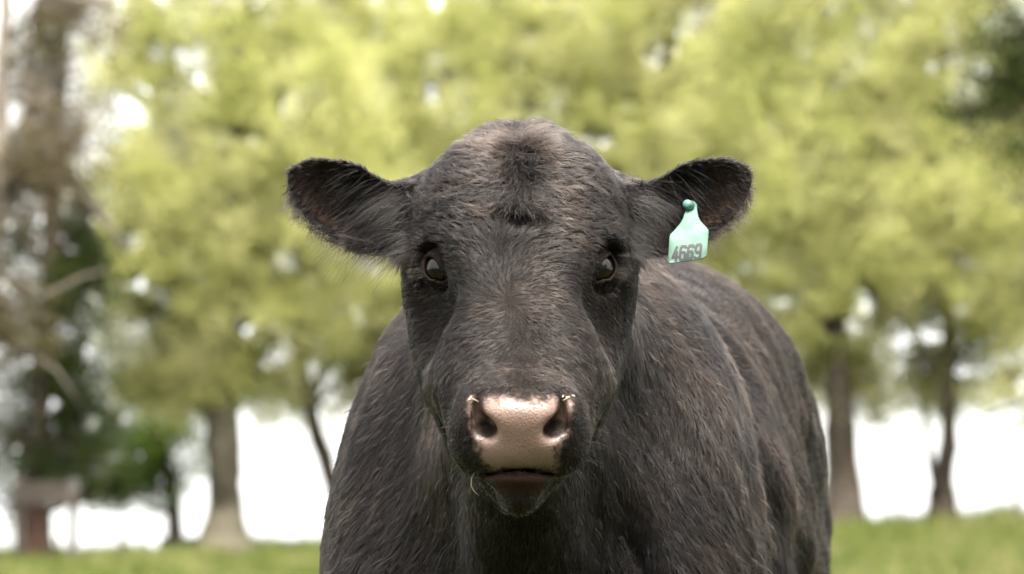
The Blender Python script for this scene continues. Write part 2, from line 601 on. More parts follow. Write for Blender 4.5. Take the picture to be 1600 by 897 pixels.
# local z looks out of the eye, local x along the lids; a wide pupil, brown iris, bluish-white rim
mpx = N_.new('ShaderNodeVectorMath'); mpx.operation = 'MULTIPLY'; mpx.inputs[1].default_value = (1 / .0105, 1 / .0055, 0)
L_.new(tcn.outputs['Object'], mpx.inputs[0])
ln_ = N_.new('ShaderNodeVectorMath'); ln_.operation = 'LENGTH'; L_.new(mpx.outputs[0], ln_.inputs[0])
mpi = N_.new('ShaderNodeVectorMath'); mpi.operation = 'MULTIPLY'; mpi.inputs[1].default_value = (1 / .0180, 1 / .0180, 0)
L_.new(tcn.outputs['Object'], mpi.inputs[0])
li_ = N_.new('ShaderNodeVectorMath'); li_.operation = 'LENGTH'; L_.new(mpi.outputs[0], li_.inputs[0])
r1 = N_.new('ShaderNodeValToRGB'); r1.color_ramp.elements[0].position = .9; r1.color_ramp.elements[1].position = 1.0
r1.color_ramp.elements[0].color = (.001, .001, .0013, 1); r1.color_ramp.elements[1].color = (.0045, .002, .001, 1)
L_.new(ln_.outputs['Value'], r1.inputs[0])
r2 = N_.new('ShaderNodeMapRange'); r2.inputs['From Min'].default_value = .93; r2.inputs['From Max'].default_value = 1.03
L_.new(li_.outputs['Value'], r2.inputs['Value'])
mixn = N_.new('ShaderNodeMix'); mixn.data_type = 'RGBA'
L_.new(r2.outputs[0], mixn.inputs['Factor']); L_.new(r1.outputs[0], mixn.inputs['A']); mixn.inputs['B'].default_value = (.006, .0048, .0042, 1)
L_.new(mixn.outputs['Result'], bs.inputs['Base Color'])
bs.inputs['Coat Weight'].default_value = 0
bs.inputs['Coat Roughness'].default_value = .03
lash_roots = []
for s, c, n, a, b in EYES:
    nu, nv = 40, 28
    th = np.linspace(0, math.pi, nv); ph = np.linspace(0, 2 * math.pi, nu, endpoint=False)
    bulge = ER * (1 + .03 * np.exp(-(th / .6) ** 2))
    P = np.stack([(bulge * np.sin(th))[:, None] * np.cos(ph)[None], (bulge * np.sin(th))[:, None] * np.sin(ph)[None],
                  (bulge * np.cos(th))[:, None] + 0 * ph[None]], -1).reshape(-1, 3)
    Q = [[i * nu + j, (i + 1) * nu + j, (i + 1) * nu + (j + 1) % nu, i * nu + (j + 1) % nu] for i in range(nv - 1) for j in range(nu)]
    e = mesh_obj('eye', P, np.array(Q), eye_m)
    lk = norm(n + np.array([0, -.45, .0])); a2 = norm(a - lk * (a @ lk)); b2 = np.cross(lk, a2)
    Rm = Matrix(((a2[0], b2[0], lk[0]), (a2[1], b2[1], lk[1]), (a2[2], b2[2], lk[2])))
    e.matrix_world = Matrix.Translation(Vector(c)) @ Rm.to_4x4()
    mw = e.matrix_world.copy()
    e.parent = bull
    e.matrix_parent_inverse = Matrix.Translation(-Vector(bull.location))
    e.matrix_basis = mw

# ------------------------------------------------------------------ the coat: strands of hair rooted on the hide
fur_m = bpy.data.materials.new('bull_hair')
fur_m.use_nodes = True
N_, L_ = fur_m.node_tree.nodes, fur_m.node_tree.links
N_.remove(N_['Principled BSDF'])
hb = N_.new('ShaderNodeBsdfHairPrincipled')
hb.model = 'CHIANG'
hb.parametrization = 'COLOR'
hb.inputs['Roughness'].default_value = .32
hb.inputs['IOR'].default_value = 1.255
hb.inputs['Radial Roughness'].default_value = .55
hb.inputs['Coat'].default_value = 0.0
hb.inputs['Random Roughness'].default_value = .2
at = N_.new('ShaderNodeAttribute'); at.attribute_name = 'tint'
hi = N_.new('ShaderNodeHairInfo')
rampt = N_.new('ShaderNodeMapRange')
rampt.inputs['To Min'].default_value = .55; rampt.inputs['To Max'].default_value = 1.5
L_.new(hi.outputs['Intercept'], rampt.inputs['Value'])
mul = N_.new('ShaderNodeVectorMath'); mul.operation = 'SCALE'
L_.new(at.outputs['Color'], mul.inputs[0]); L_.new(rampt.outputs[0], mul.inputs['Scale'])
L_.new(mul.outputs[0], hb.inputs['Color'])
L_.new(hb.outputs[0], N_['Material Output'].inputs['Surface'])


def add_curves(name, P, rad, tint, parent, mat):
    """P (n, k, 3) strands, rad (n, k), tint (n, 3)"""
    n, k = P.shape[:2]
    cd = bpy.data.hair_curves.new(name)
    cd.add_curves([k] * n)
    cd.attributes['position'].data.foreach_set('vector', np.ascontiguousarray(P, np.float32).ravel())
    ra = cd.attributes.get('radius') or cd.attributes.new('radius', 'FLOAT', 'POINT')
    ra.data.foreach_set('value', np.ascontiguousarray(rad, np.float32).ravel())
    ta_ = cd.attributes.new('tint', 'FLOAT_COLOR', 'CURVE')
    ta_.data.foreach_set('color', np.concatenate([tint, np.ones((n, 1))], 1).astype(np.float32).ravel())
    cd.materials.append(mat)
    o = bpy.data.objects.new(name, cd)
    COL.objects.link(o)
    o.parent = parent
    o.matrix_parent_inverse = Matrix.Translation(-Vector(parent.location))
    return o


def sample(weight, n):
    """n random points on the hide, weighted per vertex: indices of three corners and barycentrics"""
    T = np.concatenate([BQ[:, [0, 1, 2]], BQ[:, [0, 2, 3]]])
    ar = np.linalg.norm(np.cross(BV[T[:, 1]] - BV[T[:, 0]], BV[T[:, 2]] - BV[T[:, 0]]), axis=1) * .5
    w = ar * weight[T].mean(1)
    cs = np.cumsum(w)
    t = np.searchsorted(cs, rng.random(n) * cs[-1])
    t = np.minimum(t, len(T) - 1)
    u, v = rng.random(n), rng.random(n)
    f = u + v > 1
    u[f], v[f] = 1 - u[f], 1 - v[f]
    return T[t], np.stack([1 - u - v, u, v], 1)


def interp(A, idx, bc):
    if A.ndim == 1:
        return (A[idx] * bc).sum(1)
    return (A[idx] * bc[:, :, None]).sum(1)


if FUR:
    X, Y, Z = BV[:, 0], BV[:, 1], BV[:, 2]
    sgn = np.sign(X - H0)
    toc = norm(CAMP - BV)
    facing = (BN * toc).sum(1)
    seen = sstep(-.45, -.15, facing)
    # --- where the hair lies: two whorls on the face, down and back on the body
    q1x, q1y = PXv - 795, PYv - 468
    q2x, q2y = PXv - 812, PYv - 222
    r1_, r2_ = q1x ** 2 + q1y ** 2 + 500, q2x ** 2 + q2y ** 2 + 300
    fx_ = 1.6 * q1x / r1_ + 1.0 * q2x / r2_ + .0025 * q1y * 0
    fy_ = 1.6 * q1y / r1_ + 1.0 * q2y / r2_ + .0035
    # a little swirl round the lower whorl
    fx_ += -.35 * q1y / r1_; fy_ += .35 * q1x / r1_
    fl_face = np.stack([fx_, .0030 + .3 * np.abs(fx_), -fy_], 1)
    fl_face = norm(fl_face)
    neck = np.stack([.10 * sgn + .25 * (X - .03), .35 + 0 * X, -1.0 + 0 * X], 1)
    ribs = np.stack([.20 + 0 * X, 1.0 + 0 * X, -.75 + 0 * X], 1)
    wr = sstep(.75, 1.1, Y)[:, None]
    fl_body = norm(neck * (1 - wr) + ribs * wr)
    swirl = np.stack([vnoise(BV, 7.), vnoise(BV + 5., 7.), vnoise(BV + 9., 7.)], 1)
    fl_body = norm(fl_body + .45 * swirl)
    wb = sstep(.09, .19, Y)[:, None]
    flow = fl_face * (1 - wb) + fl_body * wb
    outd = np.stack([sgn, .1 + 0 * X, .15 + 0 * X], 1)
    ear_in_flow = np.stack([sgn * .75, -.35 + 0 * X, -.65 + 0 * X], 1)
    ew, ei = ear_w[:, None], ear_in[:, None]
    flow = flow * (1 - ew) + ew * (outd * (1 - ei) + ear_in_flow * ei)
    edge_out = np.stack([ex * 0 + sgn * .45, .0 * X, np.where(ev > 0, -.9, .55)], 1)
    flow = flow * (1 - ear_edge[:, None] * .7) + edge_out * ear_edge[:, None] * .7
    muz = sstep(585, 625, PYv) * (1 - sstep(-.12, -.06, Y)) * (1 - ear_w)
    muz_flow = np.stack([sgn * .35, .8 + 0 * X, -.5 + 0 * X], 1)
    flow = flow * (1 - muz[:, None] * .7) + muz_flow * muz[:, None] * .7
    # --- length, lift, density
    fore = sstep(430, 330, PYv) * (1 - wb[:, 0]) * (1 - ear_w)
    forelock = np.exp(-((PXv - 815) / 26.) ** 2) * sstep(215, 235, PYv) * (1 - sstep(315, 350, PYv)) * (1 - wb[:, 0])
    pollw = np.exp(-(q2x ** 2 + (q2y * 1.2) ** 2) / 48. ** 2) * (1 - wb[:, 0]) + .45 * sstep(225, 195, PYv)
    pollw = np.clip(pollw, 0, 1) * (1 - ear_w)
    low = sstep(.98, .80, Z) * wb[:, 0]
    ln = .0105 + .0085 * fore + .024 * forelock + .006 * pollw + wb[:, 0] * (.009 + .005 * low) - .004 * muz
    ln = ln * (1 - wr[:, 0] * .35)
    ln = np.where(ear_w > 0, .011 + .012 * ear_edge * (ev > 0) + ear_in * (.004 + .042 * sstep(.62, .1, ear_u) * sstep(.9, -.6, ev)), ln)
    lift = .27 + .28 * pollw - .09 * wb[:, 0] + .07 * fore + .12 * forelock + .25 * ear_in + .15 * ear_edge + .06 * low
    neareye = np.zeros(len(BV))
    for s, c, n, a, b in EYES:
        neareye = np.maximum(neareye, 1 - sstep(.022, .045, np.linalg.norm(BV - (c + n * .0235), axis=1)))
    ln = ln * (1 - .6 * neareye)
    lift = lift * (1 - .4 * neareye)
    bare = np.maximum(np.maximum(nose, lip * .9), 0)
    lidr = np.zeros(len(BV))
    for s, c, n, a, b in EYES:
        lidr = np.maximum(lidr, 1 - sstep(.016, .024, np.linalg.norm(BV - (c + n * .0235), axis=1)))
    dens = seen * (1 - bare) * (1 - lidr) * (Z > .55) * (Y < 2.2)
    dens = dens * np.where(wb[:, 0] > .5, .42, 1.0)
    dens = dens * (1 - .45 * wr[:, 0]) * np.where(ear_in > .5, .6, 1.0) * (.5 + .5 * sstep(.60, .78, Z))
    # --- colour: black with brown, sun-bleached at the poll, round the eyes, on the flank
    blk = np.array([.0019, .0016, .00145]); brn = np.array([.0100, .0066, .0048]); gry = np.array([.060, .052, .046])
    bw = .30 * sstep(-.1, .8, vnoise(BV, 11.)) + .25 * wr[:, 0] + .30 * lid + .04 * np.exp(-(q2x ** 2 + q2y ** 2) / 900.) * (1 - wb[:, 0])
    bw = bw + .32 * rip * sstep(.0, .45, vnoise(wrk, 24))
    bw = np.clip(bw + .15 * sstep(-.2, .6, vnoise(BV, 31.)), 0, .85)
    base = blk * (1 - bw[:, None]) + brn * bw[:, None]
    base = base * (1 + .9 * fore[:, None])
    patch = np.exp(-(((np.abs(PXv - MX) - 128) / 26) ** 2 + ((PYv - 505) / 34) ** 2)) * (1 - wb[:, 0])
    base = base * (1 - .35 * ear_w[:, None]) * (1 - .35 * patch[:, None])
    NH = 380000
    idx, bc = sample(dens, NH)
    root = interp(BV, idx, bc); nrm = norm(interp(BN, idx, bc)); fl = interp(flow, idx, bc)
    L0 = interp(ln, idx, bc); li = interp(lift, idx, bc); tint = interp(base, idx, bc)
    bod = interp(wb[:, 0], idx, bc); frh = interp(fore, idx, bc)
    # locks: neighbouring roots share a cell and lean together
    def lock(cell, off):
        wv = root + np.stack([vnoise(root + off, 60.), vnoise(root + off + 3, 60.), vnoise(root + off + 6, 60.)], 1) * cell * .6
        c = np.floor(wv / cell + off).astype(np.int64)
        key = (c[:, 0] * 73856093) ^ (c[:, 1] * 19349663) ^ (c[:, 2] * 83492791)
        _, inv = np.unique(key, return_inverse=True)
        inv = inv.ravel()
        m = inv.max() + 1
        cn = np.bincount(inv, minlength=m)
        ctr = np.stack([np.bincount(inv, root[:, i], m) / cn for i in range(3)], 1)
        rv = rng.normal(size=(m, 3))
        return ctr[inv], rv[inv], rng.random(m)[inv]
    ctr1, rv1, rs1 = lock(.0052, .37)
    ctr2, rv2, rs2 = lock(.020, .11)
    tang = fl + rv1 * (.14 + .14 * frh - .07 * bod)[:, None] + rv2 * (.08 + .08 * frh - .04 * bod)[:, None] + rng.normal(size=(NH, 3)) * .12
    tang = norm(tang - nrm * (tang * nrm).sum(1)[:, None])
    side = np.cross(nrm, tang)
    L = L0 * (.65 + .55 * rng.random(NH)) * (.8 + .4 * rs1)
    lf = np.clip(li * (.6 + .8 * rs2), .08, .9)
    fly = rng.random(NH) < .018
    lf[fly] = .55 + .35 * rng.random(fly.sum())
    K = 6
    t = np.linspace(0, 1, K)[None, :, None]
    up = (lf[:, None, None] * 1.25 * (t - .55 * t * t))
    wave = (rng.random(NH) * .5 + rs1 * 6.28)[:, None, None]
    amp = (.04 + .07 * frh)[:, None, None]
    lat = amp * (np.sin(wave + t * 6.0) - np.sin(wave)) * t
    P = root[:, None] + L[:, None, None] * (tang[:, None] * t * (1 - .25 * lf[:, None, None]) + nrm[:, None] * up + side[:, None] * lat)
    pull = ((.78 - .3 * bod)[:, None, None] * t) * (ctr1 - root)[:, None] + (.12 * t * t) * (ctr2 - root)[:, None]
    P = P + pull - nrm[:, None] * .0004
    r0 = (.00024 + .00012 * bod) * (.8 + .4 * rng.random(NH))
    rad = r0[:, None] * (1 - .75 * np.linspace(0, 1, K)[None] ** 1.5)
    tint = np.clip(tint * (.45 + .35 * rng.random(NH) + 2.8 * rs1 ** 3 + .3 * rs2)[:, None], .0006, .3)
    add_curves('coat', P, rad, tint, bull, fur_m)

    # --- eyelashes, whiskers, ear fringe
    def strands(pts, dirs, lens, droop, r, tint, name, K=7):
        n = len(pts)
        t = np.linspace(0, 1, K)[None, :, None]
        P = pts[:, None] + lens[:, None, None] * (dirs[:, None] * t + droop[:, None] * t * t)
        rad = np.broadcast_to(r * (1 - .8 * np.linspace(0, 1, K)[None]), (n, K))
        add_curves(name, P, rad, np.broadcast_to(np.asarray(tint), (n, 3)), bull, fur_m)

    pl, dl, ll, dr = [], [], [], []
    for s, c, n, a, b in EYES:
        for i in range(55):
            ang = rng.uniform(-.15, 1.0) * math.pi * .55
            # upper lid: from the outer corner over the top
            e = a * math.cos(ang) * .021 - b * s * math.sin(ang) * .0135
            p = c + e + n * math.sqrt(max(1e-6, (ER + .004) ** 2 - e @ e))
            d = norm(n * .8 + norm(e) * .5 + np.array([s * .5, -.1, .15]) + rng.normal(size=3) * .12)
            pl.append(p); dl.append(d); ll.append(rng.uniform(.014, .034)); dr.append(np.array([s * .25, .1, -.45]))
    strands(np.array(pl), np.array(dl), np.array(ll), np.array(dr), .00011, (.003, .0025, .002), 'eyelashes')
    wsk = sstep(640, 670, PYv) * (1 - sstep(-.16, -.12, Y)) * (1 - bare) * (np.abs(PXv - MX) > 55) * seen
    wsk = np.maximum(wsk, sstep(745, 765, PYv) * (Y < -.12) * .12 * seen * (1 - bare))
    idx, bc = sample(wsk, 70)
    root = interp(BV, idx, bc); nrm = norm(interp(BN, idx, bc))
    sg = np.sign(root[:, 0] - H0)
    d = norm(nrm * 1.0 + np.stack([sg * .5, 0 * sg + .2, -.25 + 0 * sg], 1) + rng.normal(size=(70, 3)) * .25)
    strands(root, d, rng.uniform(.012, .036, 70), np.stack([0 * sg, 0 * sg, -.25 + 0 * sg], 1), .00010, (.006, .005, .004), 'whiskers')
    tw = ear_w * (ear_u < .5) * (BN[:, 1] < -.1) * sstep(-1.0, -.4, ev)
    idx, bc = sample(tw, 1500)
    rp = project(interp(BV, idx, bc))
    ok = ~((rp[0] > 1030) & (rp[1] > 300)); idx, bc = idx[ok], bc[ok]; nt = len(idx)
    root = interp(BV, idx, bc); sg = np.sign(root[:, 0] - H0)
    d = norm(np.stack([sg * .75, -.35 + 0 * sg, -.35 + 0 * sg], 1) + rng.normal(size=(nt, 3)) * .28)
    strands(root, d, rng.uniform(.020, .055, nt), np.stack([sg * .1, .15 + 0 * sg, -.35 + 0 * sg], 1), .00022, (.004, .0034, .003), 'ear_tuft')
    fr = ear_edge * (ev > .1) * (eo < 6)
    idx, bc = sample(fr, 1500)
    root = interp(BV, idx, bc); sg = np.sign(root[:, 0] - H0)
    d = norm(np.stack([sg * .25, -.1 + 0 * sg, -1 + 0 * sg], 1) + rng.normal(size=(1500, 3)) * .28)
    strands(root, d, rng.uniform(.010, .036, 1500), np.stack([sg * .2, 0 * sg, -.1 + 0 * sg], 1), .00010, (.012, .009, .007), 'ear_fringe')

# ------------------------------------------------------------------ the ear tag
TAGN = norm(np.array([-.04, -.90, .28]))
tag_stud = U(1078, 324, .064)
tg = empty('ear_tag', tuple(tag_stud))
tag(tg, 'pale mint green ear tag numbered 4669 hanging from the bull\'s ear', 'ear tag')
tag_m, N_, L_, bs = material('tag_plastic', (.36, .66, .54), .65, .12)
nz = N_.new('ShaderNodeTexNoise'); nz.inputs['Scale'].default_value = 45; nz.inputs['Detail'].default_value = 5
tcn = N_.new('ShaderNodeTexCoord'); L_.new(tcn.outputs['Object'], nz.inputs['Vector'])
cr = N_.new('ShaderNodeValToRGB')
cr.color_ramp.elements[0].position = .30; cr.color_ramp.elements[0].color = (.048, .092, .071, 1)
cr.color_ramp.elements[1].position = .55; cr.color_ramp.elements[1].color = (.080, .138, .108, 1)
L_.new(nz.outputs['Fac'], cr.inputs[0]); L_.new(cr.outputs[0], bs.inputs['Base Color'])
bs.inputs['Subsurface Weight'].default_value = .15
bs.inputs['Subsurface Radius'].default_value = (.004, .006, .005)
ink_m, N_, L_, bs = material('tag_ink', (.005, .0055, .0055), .6, .3)
stud_m, N_, L_, bs = material('tag_stud_plastic', (.035, .11, .09), .35, .5)


def tag_pt(px, py, lift=0.0):
    """a point of the tag: bends forward below the stud"""
    d = np.clip((py - 324) / 86., -.2, 1.1)
    yy = .064 - .055 * d - .012 * np.sin(np.clip(d, 0, 1) * 3.14)
    p = U(px, py, yy)
    return p + TAGN * lift


TAG_OUT = [(1071, 330), (1070, 322), (1073, 316), (1079, 313.5), (1085, 315), (1089, 320), (1089.5, 330), (1091, 339), (1096, 348), (1104, 356),
           (1107, 360), (1107, 364), (1104.5, 396), (1103, 401), (1098, 404.5), (1075, 408.5), (1050, 411.8), (1046, 411), (1044, 407), (1046, 372),
           (1047, 367), (1052, 362), (1061, 352), (1067, 343)]


def fan_plate(outline, thick):
    """triangulated slab following tag_pt; outline in photo px"""
    bm = bmesh.new()
    vs = [bm.verts.new((x, y, 0)) for x, y in outline]
    f = bm.faces.new(vs)
    bmesh.ops.triangulate(bm, faces=[f])
    bmesh.ops.subdivide_edges(bm, edges=bm.edges[:], cuts=2, use_grid_fill=True)
    bmesh.ops.triangulate(bm, faces=bm.faces[:])
    bm.verts.index_update()
    V = [tuple(v.co) for v in bm.verts]
    Fs = [[v.index for v in f.verts] for f in bm.faces]
    be = [(e.verts[0].index, e.verts[1].index) for e in bm.edges if e.is_boundary]
    bm.free()
    n = len(V)
    P = [tag_pt(x, y, thick / 2) for x, y, _ in V] + [tag_pt(x, y, -thick / 2) for x, y, _ in V]
    Fs2 = Fs + [[i + n for i in f[::-1]] for f in Fs] + [[a, b, b + n, a + n] for a, b in be]
    return P, Fs2


P, Fs_ = fan_plate(TAG_OUT, .0016)
plate = mesh_obj('plate', P, Fs_, tag_m, tg)
bmf = bmesh.new(); bmf.from_mesh(plate.data); bmesh.ops.recalc_face_normals(bmf, faces=bmf.faces[:]); bmf.to_mesh(plate.data); bmf.free()
STROKES = {'4': [[(.62, 0), (.08, .74), (.98, .74)], [(.72, .38), (.72, 1.0)]],
           '6': [[(.95, .10), (.80, 0), (.28, 0), (.08, .14), (.08, .86), (.26, 1), (.76, 1), (.94, .86), (.94, .58), (.76, .45), (.10, .45)]],
           '9': [[(.05, .90), (.20, 1), (.72, 1), (.92, .86), (.92, .14), (.74, 0), (.24, 0), (.06, .14), (.06, .42), (.24, .55), (.90, .55)]]}


def digit(ch, x0, y0, w, h, slant, tilt):
    V, Fs = [], []
    hw = 1.95
    for st in STROKES[ch]:
        pts = [np.array([x0 + u * w - slant * v, y0 + v * h + tilt * u * w]) for u, v in st]
        for k in range(len(pts) - 1):
            a, b = pts[k], pts[k + 1]
            m = max(1, int(np.linalg.norm(b - a) / 4))
            e = norm(b - a); nn = np.array([-e[1], e[0]]) * hw
            a2, b2 = a - e * hw * .8, b + e * hw * .8
            base = len(V)
            for i in range(m + 1):
                c = a2 + (b2 - a2) * i / m
                V += [tag_pt(*(c + nn), .00115 + .00002 * k), tag_pt(*(c - nn), .00115 + .00002 * k)]
            for i in range(m):
                Fs.append([base + 2 * i, base + 2 * i + 1, base + 2 * i + 3, base + 2 * i + 2])
    return V, Fs


for ch, x0, y0 in (('4', 1052.2, 387.2), ('6', 1063.6, 385.8), ('6', 1075.4, 384.6), ('9', 1087.6, 383.2)):
    V, Fs_ = digit(ch, x0, y0, 9.0, 21.5, 2.6, -.12)
    nm = mesh_obj('numeral', V, Fs_, ink_m, None, smooth=False)
    nm.parent = plate


def tube(points, radii, sides=8, cap=True):
    pts = [np.asarray(p, float) for p in points]
    V, Fs = [], []
    prev = None
    for i, p in enumerate(pts):
        t = norm(pts[min(i + 1, len(pts) - 1)] - pts[max(i - 1, 0)])
        ref = prev if prev is not None else (np.array([1., 0, 0]) if abs(t[0]) < .9 else np.array([0, 1., 0]))
        u = norm(ref - t * (ref @ t)); prev = u
        w = np.cross(t, u)
        for k in range(sides):
            a = 2 * math.pi * k / sides
            V.append(p + (u * math.cos(a) + w * math.sin(a)) * radii[i])
    for i in range(len(pts) - 1):
        for k in range(sides):
            a, b = i * sides + k, i * sides + (k + 1) % sides
            Fs.append([a, b, b + sides, a + sides])
    if cap:
        Fs.append(list(range(sides))[::-1]); Fs.append(list(range((len(pts) - 1) * sides, len(pts) * sides)))
    return V, Fs


c0 = tag_pt(1078, 324)
V, Fs_ = tube([c0 - TAGN * .035, c0 + TAGN * .001, c0 + TAGN * .003 + np.array([-.001, 0, 0]), c0 + TAGN * .012 + np.array([-.004, 0, 0]),
               c0 + TAGN * .0135 + np.array([-.0045, 0, 0])], [.003, .0035, .0075, .0058, .0045], 18)
mesh_obj('stud', V, Fs_, stud_m, tg)

# ------------------------------------------------------------------ scraps of grass stuck to the muzzle
scrap_m = material('dry_straw', (.30, .26, .17), .6, .3)[0]
chaff_m = material('white_chaff', (.45, .43, .40), .7, .3)[0]


def on_muzzle(px, py):
    m = np.where(BV[:, 1] < -.17, (PXv - px) ** 2 + (PYv - py) ** 2 + (BV[:, 1] + .3) * 300, 1e9)
    i = np.argmin(m)
    return BV[i].astype(float), BN[i]


for px, py, label in ((737, 624, 'white grass scrap at the top of the nostril below the untagged ear'), (889, 622, 'white grass scrap at the top of the nostril below the tagged ear')):
    p, n = on_muzzle(px, py)
    sr = empty('grass_scrap', tuple(p)); tag(sr, label, 'grass scrap', 'grass scraps on the nose')
    for k in range(4):
        q = p + n * .0015 + rng.normal(size=3) * np.array([.0030, .001, .0018])
        d = norm(rng.normal(size=3) + n * .3) * .0022
        V, Fs_ = tube([q - d, q - d * .3, q + d * .5, q + d], [.0003, .0008, .0007, .0002], 6)
        mesh_obj('flake', V, Fs_, chaff_m, sr)
    e = np.array([-np.sign(px - MX) * .009, -.002, -.005])
    V, Fs_ = tube([p + n * .001, p + n * .002 + e * .5, p + n * .0015 + e], [.0006, .0006, .0003], 6)
    mesh_obj('stalk', V, Fs_, scrap_m, sr)
p, n = on_muzzle(742, 738)
V, Fs_ = tube([p + n * .0005, p + n * .004 + np.array([-.003, 0, -.004]), p + n * .005 + np.array([-.003, 0, -.012]), p + n * .004 + np.array([.001, 0, -.020]),
               p + n * .003 + np.array([.006, 0, -.025])], [.0003, .00045, .00045, .0004, .0002], 6)
tag(mesh_obj('straw', V, Fs_, scrap_m), 'thin curled straw hanging from the corner of the mouth', 'straw')

# ------------------------------------------------------------------ the pasture
def gz(x, y):
    x, y = np.asarray(x, float), np.asarray(y, float)
    a = sstep(20, 54, y)
    z = a * .040 * (14 * np.tanh(x / 14) + 5.0)
    d = np.maximum(0, y - 63)
    z = z - .030 * d * d / (d + 9)
    z = z + a * .03 * np.sin(x * 1.3 + y * .21) * np.sin(y * .9 + 1.3 * np.sin(x * .4))
    return z


gx = np.concatenate([-np.geomspace(1500, 22, 26), np.linspace(-20, 20, 81), np.geomspace(22, 1500, 26)])
gy = np.concatenate([-np.geomspace(600, 12, 16), np.linspace(-10, 30, 41), np.linspace(30.5, 80, 100), np.geomspace(83, 3500, 36)])
GX, GY = np.meshgrid(gx, gy, indexing='ij')
gv = np.stack([GX, GY, gz(GX, GY)], -1).reshape(-1, 3)
ny_ = len(gy)
gi, gj = np.meshgrid(np.arange(len(gx) - 1), np.arange(ny_ - 1), indexing='ij')
b0 = (gi * ny_ + gj).ravel()
gq = np.stack([b0, b0 + ny_, b0 + ny_ + 1, b0 + 1], 1)
gm, N_, L_, bs = material('pasture_soil', (.08, .11, .03), .9, .1)
tcn = N_.new('ShaderNodeTexCoord')
nz = N_.new('ShaderNodeTexNoise'); nz.inputs['Scale'].default_value = .45; nz.inputs['Detail'].default_value = 6; nz.inputs['Roughness'].default_value = .65
L_.new(tcn.outputs['Object'], nz.inputs['Vector'])
cr = N_.new('ShaderNodeValToRGB')
cr.color_ramp.elements[0].position = .35; cr.color_ramp.elements[0].color = (.020, .030, .009, 1)
cr.color_ramp.elements[1].position = .66; cr.color_ramp.elements[1].color = (.040, .040, .018, 1)
L_.new(nz.outputs['Fac'], cr.inputs[0]); L_.new(cr.outputs[0], bs.inputs['Base Color'])
ground = mesh_obj('ground', gv, gq, gm)
tag(ground, 'green pasture running from under the bull to the trees', None, None, 'structure')


def foliage_material(name, c1, c2, c3, trans=.5):
    m = bpy.data.materials.new(name); m.use_nodes = True
    N, L = m.node_tree.nodes, m.node_tree.links
    N.remove(N['Principled BSDF'])
    ge = N.new('ShaderNodeNewGeometry')
    cr = N.new('ShaderNodeValToRGB')
    cr.color_ramp.elements[0].color = (*c1, 1); cr.color_ramp.elements[1].color = (*c3, 1)
    e = cr.color_ramp.elements.new(.5); e.color = (*c2, 1)
    tcn = N.new('ShaderNodeTexCoord')
    nz = N.new('ShaderNodeTexNoise'); nz.inputs['Scale'].default_value = .9; nz.inputs['Detail'].default_value = 2
    L.new(tcn.outputs['Object'], nz.inputs['Vector'])
    ad = N.new('ShaderNodeMath'); ad.operation = 'MULTIPLY_ADD'; ad.inputs[1].default_value = .45
    sb = N.new('ShaderNodeMath'); sb.operation = 'MULTIPLY_ADD'; sb.inputs[1].default_value = 1.7; sb.inputs[2].default_value = -.58
    L.new(nz.outputs['Fac'], sb.inputs[0])
    L.new(ge.outputs['Random Per Island'], ad.inputs[0]); L.new(sb.outputs[0], ad.inputs[2])
    L.new(ad.outputs[0], cr.inputs[0])
    df = N.new('ShaderNodeBsdfDiffuse'); tr = N.new('ShaderNodeBsdfTranslucent'); mx_ = N.new('ShaderNodeMixShader')
    mx_.inputs[0].default_value = trans
    L.new(cr.outputs[0], df.inputs[0]); L.new(cr.outputs[0], tr.inputs[0])
    L.new(df.outputs[0], mx_.inputs[1]); L.new(tr.outputs[0], mx_.inputs[2])
    L.new(mx_.outputs[0], N['Material Output'].inputs[0])
    return m


def bark_material(name, c1, c2):
    m, N, L, b = material(name, c1, .9, .1)
    tcn = N.new('ShaderNodeTexCoord')
    mp = N.new('ShaderNodeMapping'); mp.inputs['Scale'].default_value = (1, 1, .22)
    nz = N.new('ShaderNodeTexNoise'); nz.inputs['Scale'].default_value = 9; nz.inputs['Detail'].default_value = 8; nz.inputs['Roughness'].default_value = .7
    L.new(tcn.outputs['Object'], mp.inputs[0]); L.new(mp.outputs[0], nz.inputs['Vector'])
    cr = N.new('ShaderNodeValToRGB')
    cr.color_ramp.elements[0].position = .36; cr.color_ramp.elements[0].color = (*c1, 1)
    cr.color_ramp.elements[1].position = .66; cr.color_ramp.elements[1].color = (*c2, 1)
    L.new(nz.outputs['Fac'], cr.inputs[0]); L.new(cr.outputs[0], b.inputs['Base Color'])
    bp = N.new('ShaderNodeBump'); bp.inputs['Strength'].default_value = .8; bp.inputs['Distance'].default_value = .05
    L.new(nz.outputs['Fac'], bp.inputs['Height']); L.new(bp.outputs[0], b.inputs['Normal'])
    return m


